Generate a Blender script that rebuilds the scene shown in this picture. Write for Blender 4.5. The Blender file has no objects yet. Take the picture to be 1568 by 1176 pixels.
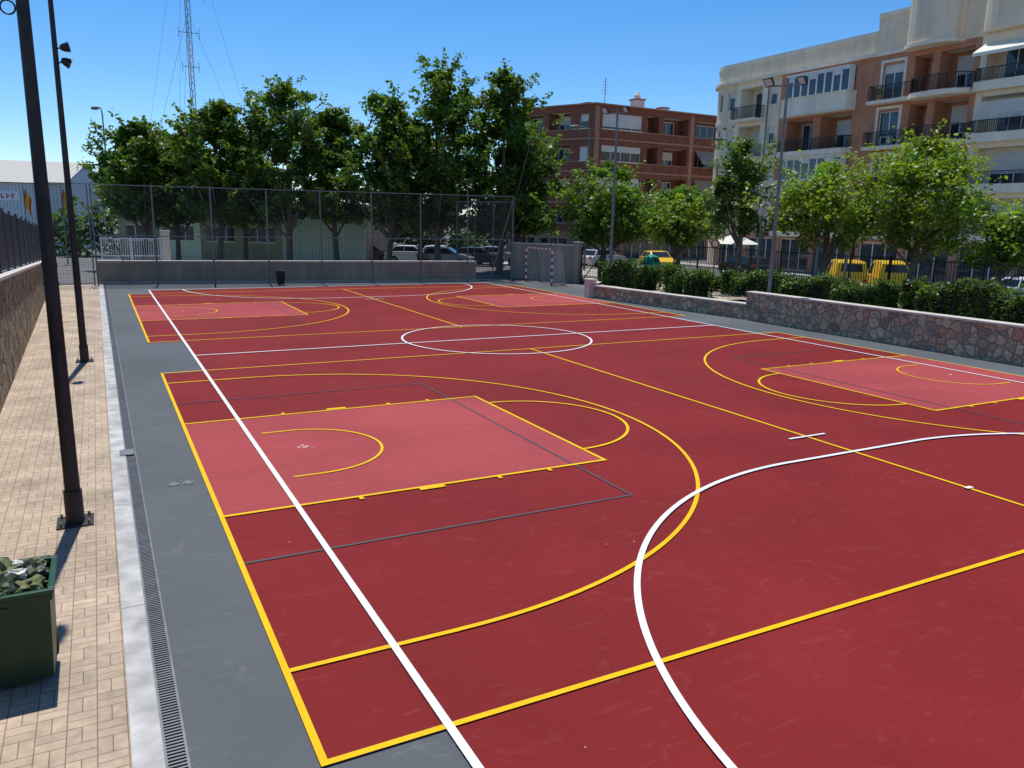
import bpy, bmesh, math, random
import numpy as np
from math import sin, cos, pi, radians, sqrt
from mathutils import Vector, Matrix
random.seed(7)
sc = bpy.context.scene

# ------------------------------------------------------------ materials
MATS = {}
def nt(name):
    m = bpy.data.materials.new(name); m.use_nodes = True
    MATS[name] = m
    return m, m.node_tree, m.node_tree.nodes["Principled BSDF"]

def mat(name, col, rough=.8, var=.15, scale=2.0, metal=0., bump=0., bscale=30., detail=3, spec=.3, big=0.0, streak=0.):
    m, t, b = nt(name); L = t.links.new
    tc = t.nodes.new("ShaderNodeTexCoord")
    n = t.nodes.new("ShaderNodeTexNoise"); n.inputs["Scale"].default_value = scale; n.inputs["Detail"].default_value = detail
    L(tc.outputs["Object"], n.inputs["Vector"])
    r = t.nodes.new("ShaderNodeValToRGB")
    r.color_ramp.elements[0].position = .3; r.color_ramp.elements[1].position = .7
    r.color_ramp.elements[0].color = [c*(1-var) for c in col]+[1]
    r.color_ramp.elements[1].color = [min(1, c*(1+var)) for c in col]+[1]
    L(n.outputs["Fac"], r.inputs["Fac"])
    out = r.outputs["Color"]
    def scaled(out, vec, s, lo, hi):
        n2 = t.nodes.new("ShaderNodeTexNoise"); n2.inputs["Scale"].default_value = s; n2.inputs["Detail"].default_value = 2
        L(vec, n2.inputs["Vector"])
        mr = t.nodes.new("ShaderNodeMapRange"); mr.inputs[1].default_value=.3; mr.inputs[2].default_value=.7
        mr.inputs[3].default_value = lo; mr.inputs[4].default_value = hi
        L(n2.outputs["Fac"], mr.inputs[0])
        mx = t.nodes.new("ShaderNodeVectorMath"); mx.operation = 'SCALE'
        L(out, mx.inputs[0]); L(mr.outputs[0], mx.inputs["Scale"]); return mx.outputs[0]
    if big: out = scaled(out, tc.outputs["Object"], scale*.12, 1-big, 1+big)
    if streak:
        mp = t.nodes.new("ShaderNodeMapping"); mp.inputs["Scale"].default_value=(2.2,2.2,.16); L(tc.outputs["Object"], mp.inputs["Vector"])
        out = scaled(out, mp.outputs[0], 1.0, 1-streak, 1+streak*.4)
    L(out, b.inputs["Base Color"])
    b.inputs["Roughness"].default_value = rough; b.inputs["Metallic"].default_value = metal
    b.inputs["Specular IOR Level"].default_value = spec
    if bump:
        nb = t.nodes.new("ShaderNodeTexNoise"); nb.inputs["Scale"].default_value = bscale
        L(tc.outputs["Object"], nb.inputs["Vector"])
        bp = t.nodes.new("ShaderNodeBump"); bp.inputs["Strength"].default_value = bump; bp.inputs["Distance"].default_value = .02
        L(nb.outputs["Fac"], bp.inputs["Height"]); L(bp.outputs[0], b.inputs["Normal"])
    return m

def court_mat(name, col, scuff=(.5,.3,.28), amt=.18):
    """painted acrylic sports surface: broad tone variation, dust, faint scuffs"""
    m, t, b = nt(name); L = t.links.new
    tc = t.nodes.new("ShaderNodeTexCoord")
    def noise(s, d=4, vec=None, dist=0.):
        n = t.nodes.new("ShaderNodeTexNoise"); n.inputs["Scale"].default_value = s; n.inputs["Detail"].default_value = d
        n.inputs["Distortion"].default_value = dist
        L(vec or tc.outputs["Object"], n.inputs["Vector"]); return n.outputs["Fac"]
    def ramp(inp, a, bb, lo, hi):
        r = t.nodes.new("ShaderNodeMapRange"); r.inputs[1].default_value=a; r.inputs[2].default_value=bb
        r.inputs[3].default_value=lo; r.inputs[4].default_value=hi; L(inp, r.inputs[0]); return r.outputs[0]
    f1 = ramp(noise(.35, 5, dist=.6), .3, .7, .87, 1.13)
    f2 = ramp(noise(45, 2), .3, .7, .94, 1.06)
    mu = t.nodes.new("ShaderNodeMath"); mu.operation='MULTIPLY'; L(f1, mu.inputs[0]); L(f2, mu.inputs[1])
    vm = t.nodes.new("ShaderNodeVectorMath"); vm.operation='SCALE'; vm.inputs[0].default_value = col
    L(mu.outputs[0], vm.inputs["Scale"])
    mp = t.nodes.new("ShaderNodeMapping"); mp.inputs["Scale"].default_value=(1.2,6,1); mp.inputs["Rotation"].default_value=(0,0,.7)
    L(tc.outputs["Object"], mp.inputs["Vector"])
    s1 = ramp(noise(1.6, 5, mp.outputs[0], 1.2), .60, .80, 0, amt)
    s3 = ramp(noise(2.2, 7, dist=1.5), .62, .76, 0, amt*.8)
    ad = t.nodes.new("ShaderNodeMath"); ad.operation='ADD'; L(s1, ad.inputs[0]); L(s3, ad.inputs[1])
    mx = t.nodes.new("ShaderNodeMix"); mx.data_type='RGBA'; L(ad.outputs[0], mx.inputs[0]); L(vm.outputs[0], mx.inputs[6])
    mx.inputs[7].default_value = (*scuff,1)
    L(mx.outputs[2], b.inputs["Base Color"])
    b.inputs["Roughness"].default_value=.74; b.inputs["Specular IOR Level"].default_value=.12

court_mat("court_red", (.212,.0165,.0160), (.38,.13,.11), .2)
court_mat("court_pink", (.37,.062,.062), (.5,.2,.2), .26)
court_mat("court_grey", (.112,.122,.128), (.22,.22,.21), .4)
mat("paint_yellow", (.86,.50,.002), .6, .08, 3, big=.05, spec=.15)
mat("paint_white", (.80,.80,.80), .6, .07, 3, spec=.15)
mat("paint_dark", (.085,.065,.07), .6, .1, 3)
mat("chalk", (.60,.42,.40), .8, .1, 3)
mat("asphalt", (.15,.147,.143), .95, .18, .6, big=.12)
mat("concrete_strip", (.48,.47,.45), .9, .28, 3.5, bump=.4, bscale=40, big=.14, detail=7)
mat("concrete", (.50,.46,.40), .9, .15, 1.5, big=.1)
mat("wall_beige", (.42,.33,.235), .9, .15, .9, bump=.2, big=.12, streak=.2)
mat("coping", (.62,.56,.48), .9, .12, 2, bump=.2)
mat("earth", (.40,.33,.24), .95, .25, .8, big=.1)
mat("grass", (.10,.19,.03), .95, .35, 2)
mat("cream", (.80,.66,.48), .85, .07, .5, big=.08, streak=.13)
mat("cream_light", (.86,.76,.60), .85, .06, .5, big=.06, streak=.10)
mat("salmon_brick", (.52,.235,.135), .85, .14, 1.5, big=.08, streak=.1)
mat("brown_brick", (.255,.092,.056), .85, .16, 1.2, big=.1, streak=.12)
mat("brown_light", (.42,.23,.16), .85, .1, 1)
mat("white_frame", (.82,.82,.81), .5, .05)
mat("shutter", (.70,.68,.63), .6, .06, 1)
mat("glass", (.035,.05,.065), .06, .5, .6, spec=.7)
mat("curtain_glass", (.25,.29,.31), .15, .4, .9, spec=.6)
mat("dark_interior", (.03,.028,.026), .8, .2)
mat("black_metal", (.018,.018,.018), .45, .2, 4, spec=.4)
mat("pole_paint", (.040,.032,.028), .55, .35, 3, spec=.3, big=.15)
mat("galvanised", (.20,.205,.205), .5, .15, 5, metal=.4)
mat("fence_wire", (.09,.09,.085), .6, .1, 5, metal=.2)
mat("slat_grey", (.06,.065,.075), .5, .1, 2)
mat("bin_green", (.012,.040,.018), .42, .25, 3, bump=.1, spec=.4, big=.1)
mat("bin_rim", (.02,.075,.035), .4, .2, 3)
mat("awning_cream", (.80,.76,.64), .8, .05)
mat("awning_brown", (.30,.20,.13), .8, .08)
mat("bark", (.16,.125,.09), .95, .35, 4, bump=.8, bscale=12)
mat("red_paint", (.55,.03,.02), .5, .08)
mat("van_yellow", (.85,.52,.01), .3, .04, spec=.5)
mat("car_white", (.78,.78,.78), .3, .03, spec=.5)
mat("car_silver", (.42,.43,.45), .3, .03, metal=.3)
mat("car_black", (.03,.03,.035), .25, .05, spec=.5)
mat("car_blue", (.03,.08,.20), .3, .05, spec=.5)
mat("tyre", (.02,.02,.02), .9, .1)
mat("car_glass", (.02,.025,.03), .08, .2, spec=.6)
mat("warehouse_wall", (.58,.62,.66), .6, .05, .4)
mat("rubbish_white", (.7,.68,.62), .6, .3, 12)
mat("rubbish_dark", (.05,.065,.04), .5, .6, 14)
mat("rubbish_leaf", (.16,.17,.07), .7, .5, 20)
mat("net", (.55,.55,.55), .8, .1)
mat("teal_paint", (.02,.30,.24), .5, .1)
mat("lamp_glass", (.6,.6,.58), .3, .1)
mat("sign_blue", (.02,.10,.45), .4, .05)

def leafmat(name):
    m, t, b = nt(name); L = t.links.new
    a = t.nodes.new("ShaderNodeAttribute"); a.attribute_name="tint"
    t.nodes.remove(b); b=t.nodes.new("ShaderNodeBsdfDiffuse")
    gl=t.nodes.new("ShaderNodeBsdfGlossy"); gl.inputs["Roughness"].default_value=.45; gl.inputs["Color"].default_value=(.9,.95,1,1)
    L(a.outputs["Color"], b.inputs["Color"])
    tr = t.nodes.new("ShaderNodeBsdfTranslucent")
    vm = t.nodes.new("ShaderNodeVectorMath"); vm.operation='MULTIPLY'; vm.inputs[1].default_value=(1.6,1.55,.5); L(a.outputs["Color"], vm.inputs[0])
    L(vm.outputs[0], tr.inputs["Color"])
    mx = t.nodes.new("ShaderNodeMixShader"); mx.inputs[0].default_value=.4
    L(b.outputs[0], mx.inputs[1]); L(tr.outputs[0], mx.inputs[2])
    m2 = t.nodes.new("ShaderNodeMixShader"); m2.inputs[0].default_value=.035
    L(mx.outputs[0], m2.inputs[1]); L(gl.outputs[0], m2.inputs[2])
    L(m2.outputs[0], t.nodes["Material Output"].inputs["Surface"])
leafmat("leaf")

def paving():
    m, t, b = nt("paving"); L = t.links.new
    tc = t.nodes.new("ShaderNodeTexCoord")
    def bricks(rot):
        mp = t.nodes.new("ShaderNodeMapping"); mp.inputs["Rotation"].default_value=(0,0,rot)
        L(tc.outputs["Object"], mp.inputs["Vector"])
        k = t.nodes.new("ShaderNodeTexBrick"); k.offset=0; k.squash=1
        k.inputs["Scale"].default_value=1; k.inputs["Brick Width"].default_value=.2; k.inputs["Row Height"].default_value=.1
        k.inputs["Mortar Size"].default_value=.005; k.inputs["Mortar Smooth"].default_value=.3; k.inputs["Bias"].default_value=0
        k.inputs["Color1"].default_value=(.56,.43,.31,1); k.inputs["Color2"].default_value=(.45,.35,.25,1); k.inputs["Mortar"].default_value=(.22,.17,.12,1)
        L(mp.outputs[0], k.inputs["Vector"]); return k
    k1, k2 = bricks(0), bricks(pi/2)
    ch = t.nodes.new("ShaderNodeTexChecker"); ch.inputs["Scale"].default_value=5
    mp = t.nodes.new("ShaderNodeMapping"); mp.inputs["Location"].default_value=(0,0,.1); L(tc.outputs["Object"], mp.inputs["Vector"]); L(mp.outputs[0], ch.inputs["Vector"])
    mx = t.nodes.new("ShaderNodeMix"); mx.data_type='RGBA'; L(ch.outputs["Fac"], mx.inputs[0]); L(k1.outputs["Color"], mx.inputs[6]); L(k2.outputs["Color"], mx.inputs[7])
    def sc_(out, s, d, lo, hi):
        n = t.nodes.new("ShaderNodeTexNoise"); n.inputs["Scale"].default_value=s; n.inputs["Detail"].default_value=d; L(tc.outputs["Object"], n.inputs["Vector"])
        mr = t.nodes.new("ShaderNodeMapRange"); mr.inputs[1].default_value=.3; mr.inputs[2].default_value=.7; mr.inputs[3].default_value=lo; mr.inputs[4].default_value=hi
        L(n.outputs["Fac"], mr.inputs[0])
        vm = t.nodes.new("ShaderNodeVectorMath"); vm.operation='SCALE'; L(out, vm.inputs[0]); L(mr.outputs[0], vm.inputs["Scale"]); return vm.outputs[0]
    o=sc_(mx.outputs[2],1.1,6,.70,1.14); o=sc_(o,12,3,.85,1.12)
    L(o, b.inputs["Base Color"]); b.inputs["Roughness"].default_value=.9
paving()

def stone(name, c1, c2, c3, mortar, scale=3.2):
    m, t, b = nt(name); L = t.links.new
    tc = t.nodes.new("ShaderNodeTexCoord")
    nz = t.nodes.new("ShaderNodeTexNoise"); nz.inputs["Scale"].default_value=2.5; L(tc.outputs["Object"], nz.inputs["Vector"])
    va = t.nodes.new("ShaderNodeVectorMath"); va.operation='MULTIPLY_ADD'; va.inputs[1].default_value=(.25,.25,.25)
    L(nz.outputs["Color"], va.inputs[0]); L(tc.outputs["Object"], va.inputs[2])
    v = t.nodes.new("ShaderNodeTexVoronoi"); v.inputs["Scale"].default_value=scale; L(va.outputs[0], v.inputs["Vector"])
    e = t.nodes.new("ShaderNodeTexVoronoi"); e.feature='DISTANCE_TO_EDGE'; e.inputs["Scale"].default_value=scale; L(va.outputs[0], e.inputs["Vector"])
    sp = t.nodes.new("ShaderNodeSeparateColor"); L(v.outputs["Color"], sp.inputs[0])
    r = t.nodes.new("ShaderNodeValToRGB"); r.color_ramp.elements[0].color=(*c1,1); r.color_ramp.elements[1].color=(*c3,1)
    el = r.color_ramp.elements.new(.5); el.color=(*c2,1)
    L(sp.outputs[0], r.inputs[0])
    n = t.nodes.new("ShaderNodeTexNoise"); n.inputs["Scale"].default_value=14; n.inputs["Detail"].default_value=5; L(tc.outputs["Object"], n.inputs["Vector"])
    mr = t.nodes.new("ShaderNodeMapRange"); mr.inputs[1].default_value=.3; mr.inputs[2].default_value=.7; mr.inputs[3].default_value=.55; mr.inputs[4].default_value=1.45; L(n.outputs["Fac"], mr.inputs[0])
    vm = t.nodes.new("ShaderNodeVectorMath"); vm.operation='SCALE'; L(r.outputs[0], vm.inputs[0]); L(mr.outputs[0], vm.inputs["Scale"])
    er = t.nodes.new("ShaderNodeMapRange"); er.inputs[1].default_value=.02; er.inputs[2].default_value=.07; L(e.outputs["Distance"], er.inputs[0])
    mx = t.nodes.new("ShaderNodeMix"); mx.data_type='RGBA'; mx.inputs[6].default_value=(*mortar,1); L(er.outputs[0], mx.inputs[0]); L(vm.outputs[0], mx.inputs[7])
    L(mx.outputs[2], b.inputs["Base Color"]); b.inputs["Roughness"].default_value=.9
    ad = t.nodes.new("ShaderNodeMath"); ad.operation='MULTIPLY_ADD'; ad.inputs[1].default_value=.6; L(n.outputs["Fac"], ad.inputs[0]); L(er.outputs[0], ad.inputs[2])
    bp = t.nodes.new("ShaderNodeBump"); bp.inputs["Strength"].default_value=1.; bp.inputs["Distance"].default_value=.07; L(ad.outputs[0], bp.inputs["Height"]); L(bp.outputs[0], b.inputs["Normal"])
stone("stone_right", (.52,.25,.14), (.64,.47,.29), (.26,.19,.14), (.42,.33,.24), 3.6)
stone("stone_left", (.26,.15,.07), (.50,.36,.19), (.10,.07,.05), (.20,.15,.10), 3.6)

def corrugated(name, col, scale):
    m, t, b = nt(name); L = t.links.new
    tc = t.nodes.new("ShaderNodeTexCoord")
    w = t.nodes.new("ShaderNodeTexWave"); w.inputs["Scale"].default_value=scale; w.bands_direction='X'; L(tc.outputs["Object"], w.inputs["Vector"])
    r = t.nodes.new("ShaderNodeValToRGB"); r.color_ramp.elements[0].color=[c*.75 for c in col]+[1]; r.color_ramp.elements[1].color=[*col,1]
    L(w.outputs["Fac"], r.inputs[0]); L(r.outputs[0], b.inputs["Base Color"])
    bp = t.nodes.new("ShaderNodeBump"); bp.inputs["Distance"].default_value=.05; L(w.outputs["Fac"], bp.inputs["Height"]); L(bp.outputs[0], b.inputs["Normal"])
    b.inputs["Roughness"].default_value=.6
corrugated("corrugated_white", (.74,.76,.76), 1.2)
corrugated("corrugated_roof", (.60,.56,.47), .9)
corrugated("awning_stripe", (.50,.38,.27), 2.2)

# ------------------------------------------------------------ mesh helpers
class MB:
    def __init__(s): s.v=[]; s.f=[]
    def face(s, pts):
        i=len(s.v); s.v += [tuple(p) for p in pts]; s.f.append(tuple(range(i,i+len(pts))))
    def box(s,x0,x1,y0,y1,z0,z1):
        x0,x1=min(x0,x1),max(x0,x1); y0,y1=min(y0,y1),max(y0,y1); z0,z1=min(z0,z1),max(z0,z1)
        i=len(s.v)
        s.v+=[(x0,y0,z0),(x1,y0,z0),(x1,y1,z0),(x0,y1,z0),(x0,y0,z1),(x1,y0,z1),(x1,y1,z1),(x0,y1,z1)]
        s.f+=[(i,i+3,i+2,i+1),(i+4,i+5,i+6,i+7),(i,i+1,i+5,i+4),(i+1,i+2,i+6,i+5),(i+2,i+3,i+7,i+6),(i+3,i,i+4,i+7)]
    def beam(s,a,b,w,h=None):
        h=h or w; a=Vector(a); b=Vector(b); d=(b-a).normalized()
        up=Vector((0,0,1)) if abs(d.z)<.95 else Vector((0,1,0))
        r=d.cross(up).normalized(); u=r.cross(d)
        i=len(s.v)
        for p in (a,b):
            for (p1,p2) in ((-1,-1),(1,-1),(1,1),(-1,1)):
                s.v.append(tuple(p+r*p1*w/2+u*p2*h/2))
        s.f+=[(i,i+1,i+2,i+3),(i+7,i+6,i+5,i+4),(i,i+4,i+5,i+1),(i+1,i+5,i+6,i+2),(i+2,i+6,i+7,i+3),(i+3,i+7,i+4,i)]
    def prism(s,poly,z0,z1):
        n=len(poly); i=len(s.v)
        s.v+=[(p[0],p[1],z0) for p in poly]+[(p[0],p[1],z1) for p in poly]
        s.f.append(tuple(i+k for k in reversed(range(n)))); s.f.append(tuple(i+n+k for k in range(n)))
        for k in range(n): s.f.append((i+k,i+(k+1)%n,i+n+(k+1)%n,i+n+k))
    def tube(s,pts,rad,seg=10,cap=True):
        pts=[Vector(p) for p in pts]; i=len(s.v); n=len(pts)
        if not hasattr(rad,'__len__'): rad=[rad]*n
        for k,p in enumerate(pts):
            d=(pts[min(k+1,n-1)]-pts[max(k-1,0)]).normalized()
            up=Vector((0,1,0)) if abs(d.y)<.9 else Vector((1,0,0))
            r=d.cross(up).normalized(); u=d.cross(r)
            for j in range(seg):
                a=2*pi*j/seg; s.v.append(tuple(p+(r*cos(a)+u*sin(a))*rad[k]))
        for k in range(n-1):
            for j in range(seg):
                s.f.append((i+k*seg+j,i+k*seg+(j+1)%seg,i+(k+1)*seg+(j+1)%seg,i+(k+1)*seg+j))
        if cap:
            s.f.append(tuple(i+j for j in range(seg))); s.f.append(tuple(i+(n-1)*seg+j for j in reversed(range(seg))))
    def profile(s,poly,y0,y1):
        n=len(poly); i=len(s.v)
        s.v+=[(p[0],y0,p[1]) for p in poly]+[(p[0],y1,p[1]) for p in poly]
        s.f.append(tuple(i+k for k in range(n))); s.f.append(tuple(i+n+k for k in reversed(range(n))))
        for k in range(n): s.f.append((i+k,i+n+k,i+n+(k+1)%n,i+(k+1)%n))

def mkobj(name, mb, matname, parent=None, loc=(0,0,0), rot=0, smooth=False, bevel=0):
    me=bpy.data.meshes.new(name); me.from_pydata(mb.v,[],mb.f); me.update()
    bm=bmesh.new(); bm.from_mesh(me); bmesh.ops.recalc_face_normals(bm,faces=bm.faces[:]); bm.to_mesh(me); bm.free()
    me.materials.append(MATS[matname])
    if smooth:
        me.polygons.foreach_set("use_smooth",[True]*len(me.polygons))
        try: me.set_sharp_from_angle(angle=radians(40))
        except Exception: pass
    o=bpy.data.objects.new(name,me); sc.collection.objects.link(o)
    o.location=loc; o.rotation_euler=(0,0,rot)
    if parent: o.parent=parent
    if bevel:
        bv=o.modifiers.new("bevel","BEVEL"); bv.width=bevel; bv.segments=2; bv.limit_method='ANGLE'
    return o

class Group:
    def __init__(s,name,loc=(0,0,0),rot=0):
        s.name=name; s.e=bpy.data.objects.new(name,None); s.e.empty_display_size=.3
        sc.collection.objects.link(s.e); s.e.location=loc; s.e.rotation_euler=(0,0,rot); s.p={}
    def __call__(s,matname,part=None):
        k=(matname,part or matname)
        if k not in s.p: s.p[k]=MB()
        return s.p[k]
    def done(s,smooth=(),bevel=0):
        for (m,part),mb in s.p.items():
            if mb.v: mkobj(part,mb,m,s.e,smooth=(smooth is True or part in smooth or m in smooth),bevel=bevel)
        return s.e

# ------------------------------------------------------------ ground & court
def sheet(name, polys, z, matname, parent=None):
    mb=MB()
    for p in polys: mb.face([(x,y,z) for x,y in p])
    return mkobj(name,mb,matname,parent)
def R4(x0,x1,y0,y1): return [(x0,y0),(x1,y0),(x1,y1),(x0,y1)]
sheet("ground",[R4(-900,900,-300,1500)],-.012,"asphalt")

court=Group("sports_court")
H2=19.9; HX=9.95; W=15.; GAP=4.95; Y2=W+GAP; YN=-2.3; YF=36.7; XL=.94; XR=18.96; YC=(YN+YF)/2
ce=court.e
sheet("grey_apron",[[(-.83,-9),(21.4,-9),(21.5,18),(20.35,27.2),(22.6,31),(22.9,39.6),(20.8,38.9),(-.83,40.6)]],0,"court_grey",ce)
sheet("red_surface",[R4(XL,XR,YN,YF),R4(0,XL,0,W),R4(0,XL,Y2,Y2+W),R4(XR,H2,0,W),R4(XR,H2,Y2,Y2+W)],.004,"court_red",ce)
KY=2.45
keys=[]
for yb in (0,Y2):
    keys+= [R4(0,5.8,yb+W/2-KY,yb+W/2+KY), R4(H2-5.8,H2,yb+W/2-KY,yb+W/2+KY)]
sheet("key_areas",keys,.008,"court_pink",ce)
def arcstrip(mb,cx,cy,r,w,a0,a1,z,n=64):
    for k in range(n):
        A=a0+(a1-a0)*k/n; B=a0+(a1-a0)*(k+1)/n
        ri,ro=r-w/2,r+w/2
        mb.face([(cx+ri*cos(A),cy+ri*sin(A),z),(cx+ro*cos(A),cy+ro*sin(A),z),(cx+ro*cos(B),cy+ro*sin(B),z),(cx+ri*cos(B),cy+ri*sin(B),z)])
def rect(mb,x0,x1,y0,y1,z): mb.face([(x0,y0,z),(x1,y0,z),(x1,y1,z),(x0,y1,z)])
w=.058; h=w/2
yel=court("paint_yellow","yellow_lines"); dk=court("paint_dark","dark_lines"); wh=court("paint_white","white_lines")
z1,z2,z3,z4,z5=.016,.0175,.019,.0205,.022
for yb in (0,Y2):
    for x in (0,HX,H2): rect(yel,x-h,x+h,yb-h,yb+W+h,z1)
    for y in (yb,yb+W): rect(yel,-h,H2+h,y-h,y+h,z2)
    yc=yb+W/2
    for sgn,x0 in ((1,0),(-1,H2)):
        X=lambda d: x0+sgn*d
        for y in (yc-KY,yc+KY): rect(yel,*sorted((X(0),X(5.8+h))),y-h,y+h,z2)
        rect(yel,*sorted((X(5.8-h),X(5.8+h))),yc-KY,yc+KY,z1)
        for y in (yc-6.25,yc+6.25): rect(yel,*sorted((X(0),X(1.575))),y-h,y+h,z2)
        a0=-pi/2 if sgn>0 else pi/2
        arcstrip(yel,X(1.575),yc,6.25,w,a0,a0+pi,z3,96)
        arcstrip(yel,X(5.8),yc,1.8,w,a0,a0+pi,z4,48)
        arcstrip(yel,X(1.575),yc,1.27,w*.8,a0,a0+pi,z3,40)
        for y in (yc-1.27,yc+1.27): rect(yel,*sorted((X(1.15),X(1.575))),y-h*.8,y+h*.8,z2)
        for s2,yk in ((-1,yc-KY),(1,yc+KY)):
            for d,ww in ((1.75,.06),(2.62,.38),(3.85,.06),(4.7,.06)):
                rect(yel,*sorted((X(d),X(d+ww))),*sorted((yk+s2*h,yk+s2*(h+.10))),z5)
        for y in (yc-3.95,yc+4.15): rect(dk,*sorted((X(0.03),X(5.22))),y-.022,y+.022,.0125)
        rect(dk,*sorted((X(5.2),X(5.24))),yc-3.95,yc+4.15,.014)
w=.07; h=w/2
z1,z2,z3,z4=.0235,.025,.0265,.028
for x in (XL,XR): rect(wh,x-h,x+h,YN-6,YF+h,z1) if x==XL else rect(wh,x-h,x+h,YN-h,YF+h,z1)
for y in (YN,YC,YF): rect(wh,XL,XR,y-h,y+h,z2)
arcstrip(wh,HX,YC,3.0,w*.9,0,2*pi,z3,120)
for y0,s in ((YN,1),(YF,-1)):
    pl,pr=HX-1.5,HX+1.5
    if s>0:
        arcstrip(wh,pr,y0,6.0,w,0,pi/2,z3,64); arcstrip(wh,pl,y0,6.0,w,pi/2,pi,z3,64)
    else:
        arcstrip(wh,pr,y0,6.0,w,-pi/2,0,z3,64); arcstrip(wh,pl,y0,6.0,w,pi,1.5*pi,z3,64)
    rect(wh,pl,pr,y0+s*6-h,y0+s*6+h,z2)
    rect(wh,HX-.45,HX+.45,y0+s*7-h*.8,y0+s*7+h*.8,z4)
    rect(wh,HX-.07,HX+.07,y0+s*4-h,y0+s*4+h,z4)
rng=random.Random(3)
ch=court("chalk","chalk_flecks")
def blob(mb,x,y,r,z,n=9):
    a0=rng.random()*6
    mb.face([(x+r*(.6+.5*rng.random())*cos(a0+2*pi*k/n),y+r*(.6+.5*rng.random())*sin(a0+2*pi*k/n),z) for k in range(n)])
for k in range(9): blob(ch,1.62+rng.gauss(0,.07),7.72+rng.gauss(0,.06),rng.uniform(.015,.05),.0125+k*.0002)
for x,y,r in ((18.3,7.5,.06),(1.6,27.6,.06)): blob(ch,x,y,r,.013)
for k in range(60): blob(ch,rng.uniform(.5,19),rng.uniform(-1,33),rng.uniform(.004,.012),.030)
court.done()

# left strip : drain, concrete kerb, paving
sheet("pavement",[[(-2.6,-9),(-1.19,-9),(-1.19,40.8),(-3.4,40.8),(-3.3,36),(-2.95,11)]],0,"paving")
kb=MB()
y=-9.
while y<40.6:
    kb.box(-1.19,-.985,y,y+2.994,-.01,.02); y+=3.
mkobj("concrete_kerb",kb,"concrete_strip",bevel=.006)
dr=Group("drain_channel")
dr("dark_interior","channel").face([(-.985,-9,-.008),(-.83,-9,-.008),(-.83,40.6,-.008),(-.985,40.6,-.008)])
y=-2.
while y<40:
    dr("galvanised","grate").box(-.968,-.847,y,y+.017,-.004,.006); y+=.038
dr("galvanised","frame").box(-.985,-.968,-9,40.4,-.007,.010); dr("galvanised","frame").box(-.847,-.83,-9,40.4,-.007,.010)
dr("galvanised","box_cover").box(-1.06,-.86,8.3,8.62,.023,.030)
dr.done()
pl=Group("ground_anchor_plate")
for dx in (0,.19):
    pl("galvanised","plate").box(-.5+dx,-.36+dx,6.55,6.72,.001,.008)
    for a in (.02,.12):
        for b in (.02,.14): pl("black_metal","bolt").box(-.5+dx+a-.008,-.5+dx+a+.008,6.55+b-.008,6.55+b+.008,.008,.016)
pl.done()

# ------------------------------------------------------------ left stone wall with slatted fence
lw=MB(); cp=MB(); sf=Group("slatted_fence")
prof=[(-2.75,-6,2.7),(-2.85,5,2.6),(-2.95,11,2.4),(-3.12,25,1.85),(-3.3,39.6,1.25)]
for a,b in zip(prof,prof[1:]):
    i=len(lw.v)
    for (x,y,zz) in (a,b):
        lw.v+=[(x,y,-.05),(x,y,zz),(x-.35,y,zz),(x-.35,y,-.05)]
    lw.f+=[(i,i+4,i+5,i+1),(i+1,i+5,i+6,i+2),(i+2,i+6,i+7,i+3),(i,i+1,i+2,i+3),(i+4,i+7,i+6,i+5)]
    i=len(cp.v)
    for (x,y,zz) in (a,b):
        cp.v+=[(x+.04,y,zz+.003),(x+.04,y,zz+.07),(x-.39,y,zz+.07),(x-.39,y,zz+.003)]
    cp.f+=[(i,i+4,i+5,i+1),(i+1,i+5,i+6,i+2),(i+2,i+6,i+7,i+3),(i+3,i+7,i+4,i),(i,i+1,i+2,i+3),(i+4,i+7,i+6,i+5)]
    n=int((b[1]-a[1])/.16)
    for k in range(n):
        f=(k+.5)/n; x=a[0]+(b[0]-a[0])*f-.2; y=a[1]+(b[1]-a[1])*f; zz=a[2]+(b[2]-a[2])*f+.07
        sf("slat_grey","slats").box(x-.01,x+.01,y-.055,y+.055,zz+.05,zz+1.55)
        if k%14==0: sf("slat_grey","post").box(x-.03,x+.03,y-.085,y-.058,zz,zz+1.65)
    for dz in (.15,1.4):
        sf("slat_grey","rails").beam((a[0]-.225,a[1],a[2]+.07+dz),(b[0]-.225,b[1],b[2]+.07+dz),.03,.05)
wl=Group("stone_wall"); wl.p[("stone_left","masonry")]=lw; wl.p[("coping","coping")]=cp; wl.done(); sf.done()

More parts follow.
